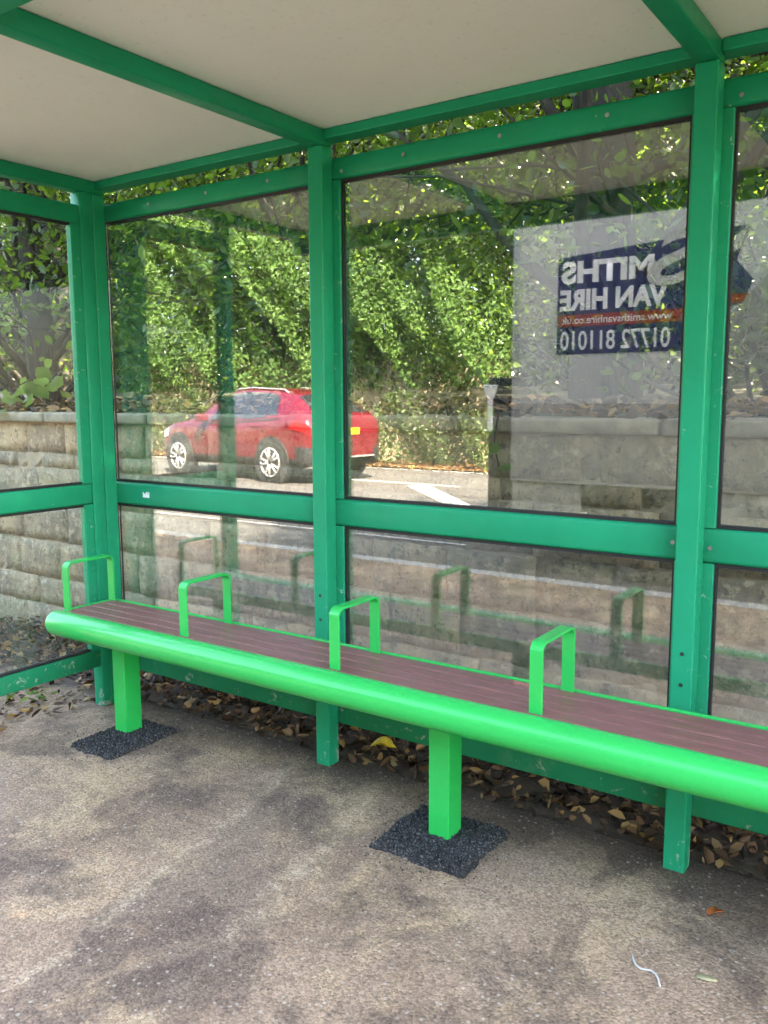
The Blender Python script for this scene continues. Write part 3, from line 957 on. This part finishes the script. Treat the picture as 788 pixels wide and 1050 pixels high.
# loose grit on the tarmac
n = 2600
gp = np.column_stack([rng.uniform(-.6, 3.6, n), rng.uniform(-1.9, .06, n), np.zeros(n)])
gs = rng.uniform(.0012, .0042, n)
gm = MB()
for p_, q_ in zip(gp, gs):
    v_ = [p_ + np.array([random.uniform(-1, 1), random.uniform(-1, 1), 0]) * q_ for _ in range(3)] + [p_ + np.array([random.uniform(-.3, .3) * q_, random.uniform(-.3, .3) * q_, q_])]
    gm.add(v_, [(0, 1, 3), (1, 2, 3), (2, 0, 3)])
M['grit'] = simple('grit_stone', (0.24, 0.19, 0.15), .9, var=.5, nscale=60)
tag(gm.build('grit', 'grit'), 'loose pale grit scattered over the worn tarmac', 'grit', kind='stuff')
# weed by the end panel
weed = tag(empty('weed', (-.30, -.22, .0)), 'small green weed growing in the gap below the end panel', 'weed')
for k in range(26):
    an, r = random.random() * 6.28, random.uniform(.01, .11)
    link('leaf', leaf_mesh('leaf', [(r * math.cos(an) * 1.3, r * math.sin(an), .015 + random.random() * .045)], random.uniform(.03, .05), 'leaf_big', aspect=.5, flat=.6), weed)
n = 500
P = np.column_stack([rng.uniform(-1.6, .05, n), rng.uniform(-.55, .12, n), .008 + rng.random(n) * .02])
P = P[(P[:, 0] < -.02) | (P[:, 1] > .0)]
tag(link('corner_litter', leaf_mesh('corner_litter', P, rng.uniform(.02, .06, len(P)), 'litter', flat=.75, curl=.35)), 'scattered fallen leaves outside the end panel of the shelter', 'leaves', kind='stuff')

# ------------------------------------------------------------------ across the road: hedges
n = 260000
X = rng.uniform(-24, 5, n)
Z = rng.beta(1.25, 1.1, n) * 7.0 + 1.55
front = -13.1 + .28 * np.sin(X * 1.1 + 1) + .22 * np.sin(X * 2.7 + Z * 1.3) + .30 * np.sin(Z * 2.1 + X * .7) + .22 * np.sin(X * 5.3 + Z * 4.1)
Yh = front - rng.exponential(.5, n)
keep = ~((Z < 2.25) & (rng.random(n) < .25 + .35 * np.sin(X * 3))) & (Z < 7.3 + .8 * np.sin(X * .8) + .4 * np.sin(X * 2.3))
P = np.column_stack([X, Yh, Z])[keep]
hedge = tag(empty('tall_hedge', (-8, -14, -.05)), 'tall sunlit evergreen hedge across the road behind the red car', 'hedge')
cl = .5 + .5 * np.sin(P[:, 0] * 3.1 + 2 * np.sin(P[:, 2] * 2.3)) * np.sin(P[:, 2] * 3.7 + P[:, 0])
hm_ = leaf_mesh('foliage', P - np.array([-8, -14, -.05]), rng.uniform(.07, .17, len(P)), 'leaf_hedge', aspect=.55, rich=False, rnd=np.clip(cl * .6 + rng.random(len(P)) * .45, 0, 1), droop=.3)
link('foliage', hm_, hedge)
n = 60000
X = rng.uniform(-26, 7, n)
P = np.column_stack([X, -14.7 - rng.exponential(.6, n) + .3 * np.sin(X * 2), 1.2 + rng.random(n) * (6.6 + .8 * np.sin(X * .8))]) - np.array([-8, -14, -.05])
link('inner_foliage', leaf_mesh('inner_foliage', P, rng.uniform(.16, .30, n), 'leaf_low', rich=False), hedge)
for x in np.arange(-22, 5, 2.3):
    MB().tube([(x + 8, -.3 + random.uniform(-.3, .3), -.05), (x + 8.2, -.2, 2.5), (x + 8, -.3, 6.0)], [.14, .11, .03], 8).build('trunk', 'bark', hedge, smooth=True)
n = 46000
X = rng.uniform(-24, 4, n)
Z = rng.random(n) ** .9 * 1.75
top = 1.35 + .2 * np.sin(X * 1.7) + .15 * np.sin(X * 4.1)
front = -12.75 - .25 * (Z / 1.5) ** 2 + .22 * np.sin(X * 2.3) + .15 * np.sin(X * 5 + Z * 4)
P = np.column_stack([X, front - rng.exponential(.22, n), Z])[Z < top]
low = tag(empty('low_hedge', (-8, -13.2, -.06)), 'low dusty green hedge in front of the cream wall across the road', 'hedge')
link('foliage', leaf_mesh('foliage', P - np.array([-8, -13.2, -.06]), rng.uniform(.06, .13, len(P)), 'leaf_low', rich=False), low)
for x in np.arange(-23, 4, 1.5):
    MB().tube([(x + 8, -.15, 0), (x + 8.1, -.1, .6), (x + 8, -.2, 1.2)], [.03, .02, .01], 6).build('stem', 'bark', low, smooth=True)
MB().box(-26, 6, -14.3, -14.1, -.1, 2.35).build('garden_wall', 'cream', bevel=.01)
tag(bpy.data.objects['garden_wall'], 'cream rendered garden wall showing through the hedge across the road', 'wall')
n = 5000
P = np.column_stack([rng.uniform(-24, 3, n), rng.uniform(-12.9, -12.25, n), ROADZ + .04 + rng.random(n) * .03])
tag(link('verge_leaves', leaf_mesh('verge_leaves', P, rng.uniform(.05, .1, n), 'litter', flat=.8, rich=False, rnd=rng.uniform(.5, 1, n))), 'orange fallen leaves along the foot of the hedge across the road', 'leaves', kind='stuff')

# ------------------------------------------------------------------ red car across the road
M['car_red'] = simple('car_red_paint', (0.155, 0.004, 0.015), .30, .3, 1.0, var=.04, bump=0.0)
M['car_glass'] = simple('car_glass', (0.03, 0.035, 0.04), .03, 0.35, 1.0, var=.05, bump=0.0)
M['car_black'] = simple('car_black_plastic', (0.022, 0.022, 0.024), .5, var=.1)
M['alloy'] = simple('alloy_wheel', (0.62, 0.62, 0.63), .3, .7, var=.05)
M['tyre'] = simple('tyre_rubber', (0.018, 0.018, 0.018), .8, var=.2)
M['lamp_red'] = simple('lamp_red', (0.35, 0.008, 0.012), .15, 0, .5, var=.1)
M['lamp_clear'] = simple('lamp_clear', (0.6, 0.62, 0.64), .1, 0, .8, var=.1)
M['plate_yellow'] = simple('plate_yellow', (0.75, 0.55, 0.03), .4, var=.05)
ST = np.array([  # x from tail, z sill, z belt, z top, half width, half width top
    (0.00, .44, .74, .84, .62, .46), (0.04, .36, .90, .99, .78, .60), (0.12, .29, 1.02, 1.12, .87, .68), (0.34, .26, 1.07, 1.33, .905, .60), (0.62, .25, 1.07, 1.50, .918, .575),
    (1.05, .25, 1.045, 1.575, .925, .575), (1.80, .25, 1.00, 1.61, .928, .58), (2.35, .25, .975, 1.575, .926, .58), (2.80, .25, .96, 1.42, .922, .60), (3.12, .25, .96, 1.22, .916, .65),
    (3.38, .25, .955, 1.055, .91, .72), (3.85, .26, .93, .985, .89, .70), (4.22, .28, .84, .89, .84, .63), (4.40, .34, .70, .76, .74, .56), (4.47, .44, .60, .64, .62, .45)])



def csurf(x, t):
    zs_, zb, zt, hw, ht = [np.interp(x, ST[:, 0], ST[:, k]) for k in range(1, 6)]
    ctl = np.array([(hw * .90, zs_), (hw * .97, zs_ + .10), (hw * 1.0, zs_ + (zb - zs_) * .55), (hw * .965, zb), (ht, zt - .055 * (1 if zt - zb > .2 else .4)), (0, zt)])
    i = min(4, int(t))
    f = t - i
    p0, p1, p2, p3 = ctl[max(0, i - 1)], ctl[i], ctl[i + 1], ctl[min(5, i + 2)]
    if i == 4:
        p3 = np.array([-ctl[4][0], ctl[4][1]])
    tt = .35
    m1, m2 = (p2 - p0) * tt, (p3 - p1) * tt
    return (2 * f ** 3 - 3 * f ** 2 + 1) * p1 + (f ** 3 - 2 * f ** 2 + f) * m1 + (-2 * f ** 3 + 3 * f ** 2) * p2 + (f ** 3 - f ** 2) * m2


def cpatch(mb, xs, ts, off, sides=(1, -1), edge=None):
    for sd in sides:
        vs, fs = [], []
        for i, x in enumerate(xs):
            for j, t in enumerate(ts):
                xx = x if edge is None else x + edge(t)
                y_, z_ = csurf(xx, t)
                e = csurf(xx, min(5, t + .02)) - csurf(xx, max(0, t - .02))
                nn = np.array([e[1], -e[0]])
                nn /= np.linalg.norm(nn) + 1e-9
                y_, z_ = y_ + nn[0] * off, z_ + nn[1] * off
                vs.append((xx, sd * y_, z_))
        nt = len(ts)
        for i in range(len(xs) - 1):
            for j in range(nt - 1):
                q = (i * nt + j, (i + 1) * nt + j, (i + 1) * nt + j + 1, i * nt + j + 1)
                fs.append(q if sd < 0 else q[::-1])
        mb.add(vs, fs)
    return mb


rear = np.array([-7.045, -8.79])
hd_ = np.array([-2.80, -.42])
ang = math.atan2(hd_[1], hd_[0])
dirx = np.array([math.cos(ang), math.sin(ang)])
diry = np.array([-dirx[1], dirx[0]])       # car's left; our near side is its right
CS = 1.055
org = rear - dirx * .90 * CS + diry * .90 * CS
car = tag(empty('red_car', (org[0], org[1], ROADZ), ang), 'red sport utility car parked across the road, seen mirrored in the panes', 'car')
car.scale = (CS, CS, CS)
xs = np.unique(np.concatenate([np.linspace(0, .5, 14), np.linspace(.5, 2.3, 14), np.linspace(2.3, 3.5, 14), np.linspace(3.5, 4.47, 14)]))
b_ = cpatch(MB(), xs, np.linspace(0, 5, 36), 0)
nt = 36
for xe in (0, 4.47):
    ring = [(xe, s * csurf(xe, t)[0], csurf(xe, t)[1]) for s, tt in ((1, np.linspace(0, 5, 18)), (-1, np.linspace(5, 0, 18)[1:])) for t in tt]
    b_.add(ring, [tuple(range(len(ring)))])
body = b_.build('body', 'car_red', car, smooth=True)
cpatch(MB(), xs, np.linspace(0, 1.25, 6), .008).build('sill_cladding', 'car_black', car, smooth=True)
cpatch(MB(), np.linspace(0.0, .32, 8), np.linspace(0, 1.75, 8), .012).build('rear_bumper', 'car_black', car, smooth=True)
cpatch(MB(), np.linspace(0.80, 1.08, 4), np.linspace(3.20, 3.80, 6), .006, edge=lambda t: (t - 3.20) * .25).build('quarter_window', 'car_glass', car, smooth=True)
for xa, xb in ((1.10, 1.80), (1.87, 2.72)):
    for sd in (1, -1):
        cpatch(MB(), np.linspace(xa, xb, 8), np.linspace(3.12, 3.88, 6), .006, (sd,), edge=(lambda t: 0.0) if xa < 1.5 else (lambda t: -(t - 3.12) * .42)).build('side_window', 'car_glass', car, smooth=True)
cpatch(MB(), np.linspace(.17, .58, 8), np.linspace(4.10, 5, 8), .006).build('rear_window', 'car_glass', car, smooth=True)
cpatch(MB(), np.linspace(2.48, 3.22, 8), np.linspace(4.10, 5, 8), .006).build('windscreen', 'car_glass', car, smooth=True)
for sd in (1, -1):
    tl = cpatch(MB(), np.linspace(.03, .42, 8), np.linspace(2.50, 2.92, 5), .010, (sd,)).build('tail_light', 'lamp_red', car, smooth=True)
    cpatch(MB(), np.linspace(4.02, 4.38, 8), np.linspace(2.35, 2.80, 5), .010, (sd,)).build('headlight', 'lamp_clear', car, smooth=True)
    for xh in (1.22, 2.05):
        y_, z_ = csurf(xh, 2.72)
        MB().box(xh, xh + .19, sd * y_ - .02, sd * y_ + .02, z_ - .012, z_ + .012).build('door_handle', 'car_red', car, .008)
    MB().box(2.62, 2.80, sd * .93 - (.0 if sd > 0 else .20), sd * .93 + (.20 if sd > 0 else .0), 1.0, 1.14).build('wing_mirror', 'car_red', car, .03)
    MB().tube([(.85, sd * .555, 1.50), (.95, sd * .555, 1.555), (1.8, sd * .56, 1.592), (2.2, sd * .555, 1.575), (2.3, sd * .555, 1.53)], .014, 8).build('roof_rail', 'alloy', car, smooth=True)
for xa in (1.075, 1.835, 2.80):                 # shut lines
    cpatch(MB(), [xa, xa + .014], np.linspace(1.25, 3.1 if xa > 2.5 else 4.0, 12), .004).build('shut_line', 'car_black', car)
cpatch(MB(), np.linspace(.75, 2.85, 22), np.linspace(2.97, 3.06, 3), .004).build('window_trim', 'car_black', car, smooth=True)
MB().box(-.012, .03, -.26, .26, .80, .91).build('number_plate', 'plate_yellow', car, .003)
MB().box(-.014, .02, -.62, .62, .415, .445).build('bumper_trim', 'alloy', car, .006)


def wheel(parent, x, y, sd, rad, wd, zc, spoke='alloy'):
    w = tag(MB().tube([(x, y - sd * wd, zc), (x, y - sd * .012, zc), (x, y, zc)], [rad, rad, rad - .02], 30).build('wheel', 'tyre', parent, smooth=False))
    rm = MB()
    rm.tube([(x, y + sd * .002, zc), (x, y + sd * .006, zc)], rad * .70, 28)
    rim = rm.build('rim', 'car_black', w)
    sp = MB()
    for k in range(5):
        for dk in (-.13, .13):
            a = k / 5 * 6.283 + dk
            a2 = k / 5 * 6.283 + dk * 1.7
            sp.tube([(x + math.cos(a) * rad * .12, y + sd * .012, zc + math.sin(a) * rad * .12), (x + math.cos(a2) * rad * .68, y + sd * .010, zc + math.sin(a2) * rad * .68)], [rad * .075, rad * .06], 6)
    ring = [(x + math.cos(k / 28 * 6.2832) * rad * .69, y + sd * .010, zc + math.sin(k / 28 * 6.2832) * rad * .69) for k in range(29)]
    sp.tube(ring, rad * .045, 6)
    sp.build('spokes', spoke, w, smooth=True)
    return w


for xw in (.90, 3.60):
    for sd in (1, -1):
        MB().tube([(xw, sd * .80, .36), (xw, sd * .936, .36)], .425, 32).build('wheel_arch', 'car_black', car)
        wheel(car, xw, sd * .945, sd, .345, .22, .345)

# ------------------------------------------------------------------ white hire van at the kerb
M['van_white'] = simple('van_white_panel', (0.52, 0.53, 0.53), .35, 0, .2, var=.04, nscale=2, bump=0.02)
M['van_shade_grey'] = simple('van_shade_grey_panel', (0.30, 0.30, 0.29), .5, var=.1)  # grey dims parts of the white side, standing in for shade
M['van_dark'] = simple('van_wheel_steel', (0.06, 0.06, 0.06), .5, .3)
M['van_alu'] = simple('van_aluminium', (0.55, 0.56, 0.57), .4, .6, var=.1)
M['navy'] = simple('navy_vinyl', (0.012, 0.022, 0.11), .35, var=.15)
M['vinyl_red'] = simple('red_vinyl', (0.30, 0.020, 0.018), .4, var=.1)
M['vinyl_white'] = simple('white_vinyl', (0.80, 0.80, 0.80), .4, var=.03)
M['vinyl_grey'] = simple('silver_vinyl', (0.48, 0.49, 0.46), .4, var=.1)
van = tag(empty('box_van', (0, -4.03, ROADZ)), 'white box hire van with navy lettering panel at the kerb, seen mirrored', 'van')
vz = -ROADZ
MB().box(-.03, 4.0, -2.08, 0, .72 + vz, 2.86 + vz).build('box_body', 'van_white', van, .02)
for (a, b, c, d, e, f) in ((-.034, 4.004, -.02, .006, 2.80, 2.868), (-.034, 4.004, -.02, .006, .70, .78), (-.036, .03, -.02, .007, .781, 2.799), (3.94, 4.006, -.02, .007, .781, 2.799)):
    MB().box(a, b, c, d, e + vz, f + vz).build('edge_capping', 'van_alu' if e > .75 else 'car_black', van, .004)
MB().box(.1, 5.6, -1.75, -.32, .42 + vz, .69 + vz).build('chassis', 'car_black', van, .01)
MB().box(1.47, 3.9, -.06, -.01, .30 + vz, .685 + vz).build('added_skirt', 'van_shade_grey', van, .01)  # both skirts added to carry the van's pale reflection lower
MB().box(-.03, .58, -.06, -.01, .30 + vz, .685 + vz).build('added_skirt', 'van_shade_grey', van, .01)
MB().box(-.16, -.04, -2.0, -.05, .32 + vz, .50 + vz).build('rear_bumper', 'car_black', van, .01)
tlm = MB().box(-.29, -.20, -1.95, -.06, .40 + vz, 1.56 + vz)
tlm.build('tail_lift', 'car_black', van, .01)
MB().box(-.195, -.045, -.24, -.10, .50 + vz, 1.30 + vz).build('tail_lift_arm', 'car_black', van, .01)
bk = MB().prism([(-.30, 1.50 + vz), (-.17, 1.50 + vz), (-.19, 1.42 + vz), (-.215, 1.37 + vz), (-.215, 1.10 + vz), (-.25, 1.10 + vz), (-.25, 1.37 + vz), (-.275, 1.42 + vz)], -.055, -.02)
bk.v = [(x, y + .05, z) for x, y, z in bk.v]
bk.build('tail_lift_funnel', 'vinyl_white', van, .004)  # small white funnel shape on a thin stem
MB().prism([(3.9, 2.15 + vz), (4.05, 2.12 + vz), (4.9, 2.30 + vz), (5.1, 2.50 + vz), (5.1, 2.75 + vz), (4.95, 2.85 + vz), (4.02, 2.85 + vz)], -2.06, -.02).build('luton_nose', 'van_white', van, .03)
cab = MB().prism([(4.03, .35 + vz), (5.85, .35 + vz), (5.98, .6 + vz), (5.95, .95 + vz), (5.75, 1.12 + vz), (5.15, 1.28 + vz), (4.72, 2.02 + vz), (4.5, 2.11 + vz), (4.03, 2.11 + vz)], -2.0, -.06)
cab.build('cab', 'van_white', van, .05, segs=3)
dr_ = MB().prism([(4.12, .45 + vz), (5.0, .45 + vz), (5.0, 1.25 + vz), (4.66, 1.95 + vz), (4.12, 1.95 + vz)], -.065, -.052).build('cab_door', 'van_white', van, .004)
MB().prism([(4.18, 1.28 + vz), (4.92, 1.28 + vz), (4.62, 1.88 + vz), (4.18, 1.88 + vz)], -.053, -.046).build('door_window', 'car_glass', dr_, .003)
MB().box(4.16, 4.32, -.054, -.03, 1.10 + vz, 1.14 + vz).build('door_handle', 'car_black', dr_, .005)
MB().box(5.0, 5.12, -.06, .18, 1.2 + vz, 1.55 + vz).build('wing_mirror', 'car_black', van, .02)
for xw in (1.02, 5.02):
    for sd, yy in ((1, -.12), (-1, -1.96)):
        wheel(van, xw, yy, sd, .34, .24 if xw > 2 else .46, .34, 'van_dark')
MB().box(.60, .615, -.50, -.13, .22, .72).build('mud_flap', 'car_black', van)
# lettering panel on the van side: reads towards the tail
sgn = MB().prism([(.36, 1.735 + vz), (1.56, 1.735 + vz), (1.60, 2.02 + vz), (1.78, 2.06 + vz), (1.84, 2.22 + vz), (1.72, 2.36 + vz), (1.80, 2.60 + vz), (.36, 2.49 + vz)], .0, .004)
sign = sgn.build('hire_panel', 'navy', van)
MB().prism([(.362, 1.952 + vz), (1.56, 1.952 + vz), (1.62, 2.045 + vz), (.362, 2.045 + vz)], .0045, .0065).build('red_band', 'vinyl_red', sign)
MB().prism([(1.55, 2.05 + vz), (1.77, 2.065 + vz), (1.82, 2.12 + vz), (1.62, 2.13 + vz)], .0045, .006).build('red_flash', 'vinyl_red', sign)


def text(body, xr, z, h, wmax, mat, y=.0045, shear=0.0, bold=.012, name='lettering'):
    cu = bpy.data.curves.new(name, 'FONT')
    cu.body = body
    cu.size = 1.0
    cu.offset = bold
    cu.shear = shear
    cu.extrude = 0.0
    ob = bpy.data.objects.new(name, cu)
    col.objects.link(ob)
    bpy.context.view_layer.update()
    dg = bpy.context.evaluated_depsgraph_get()
    me = bpy.data.meshes.new_from_object(ob.evaluated_get(dg))
    bpy.data.objects.remove(ob)
    co_ = np.empty(len(me.vertices) * 3, np.float32)
    me.vertices.foreach_get('co', co_)
    co_ = co_.reshape(-1, 3)
    mn, mxx = co_.min(0), co_.max(0)
    u = (co_[:, 0] - mn[0]) / (mxx[0] - mn[0]) * wmax
    v = (co_[:, 1] - mn[1]) / (mxx[1] - mn[1]) * h
    out = np.column_stack([xr - u, np.full(len(u), y), z + vz + v])     # starts at the front end, runs to the tail
    me.vertices.foreach_set('co', out.reshape(-1).astype(np.float32))
    me.materials.clear()
    me.materials.append(M[mat])
    me.update()
    return link(name, me, sign)


text('MITHS', 1.13, 2.285, .175, .74, 'vinyl_white', bold=.045)
text('VAN HIRE', 1.24, 2.075, .165, .86, 'vinyl_white', bold=.045)
text('www.smithsvanhire.co.uk', 1.28, 1.972, .058, .88, 'vinyl_white', y=.0075, bold=.008)
text('01772 811010', 1.27, 1.765, .150, .88, 'vinyl_white', bold=.012)
text('S', 1.50, 2.22, .40, .42, 'vinyl_grey', y=.0075, shear=-.3, bold=.02, name='swoosh_letter')
MB().prism([(1.40, 2.30 + vz), (1.48, 2.36 + vz), (1.80, 2.60 + vz), (1.74, 2.44 + vz), (1.60, 2.36 + vz), (1.46, 2.28 + vz)], .0045, .0062).build('swoosh_stroke', 'vinyl_grey', sign)
# made-up grey sweep, dims the mirrored forward box so leaves show through
MB().prism([(1.68, .69 + vz), (3.92, .69 + vz), (3.92, 2.70 + vz), (2.5, 2.56 + vz), (2.0, 2.32 + vz), (1.70, 1.98 + vz), (1.64, 1.70 + vz), (1.66, 1.2 + vz)], .0075, .0095).build('dimming_sweep', 'van_shade_grey', van)
MB().prism([(-.034, .69 + vz), (1.635, .69 + vz), (1.635, 1.34 + vz), (-.034, 1.34 + vz)], .0075, .0095).build('lower_shade_panel', 'van_shade_grey', van)  # grey standing in for shade on the white box's lower side
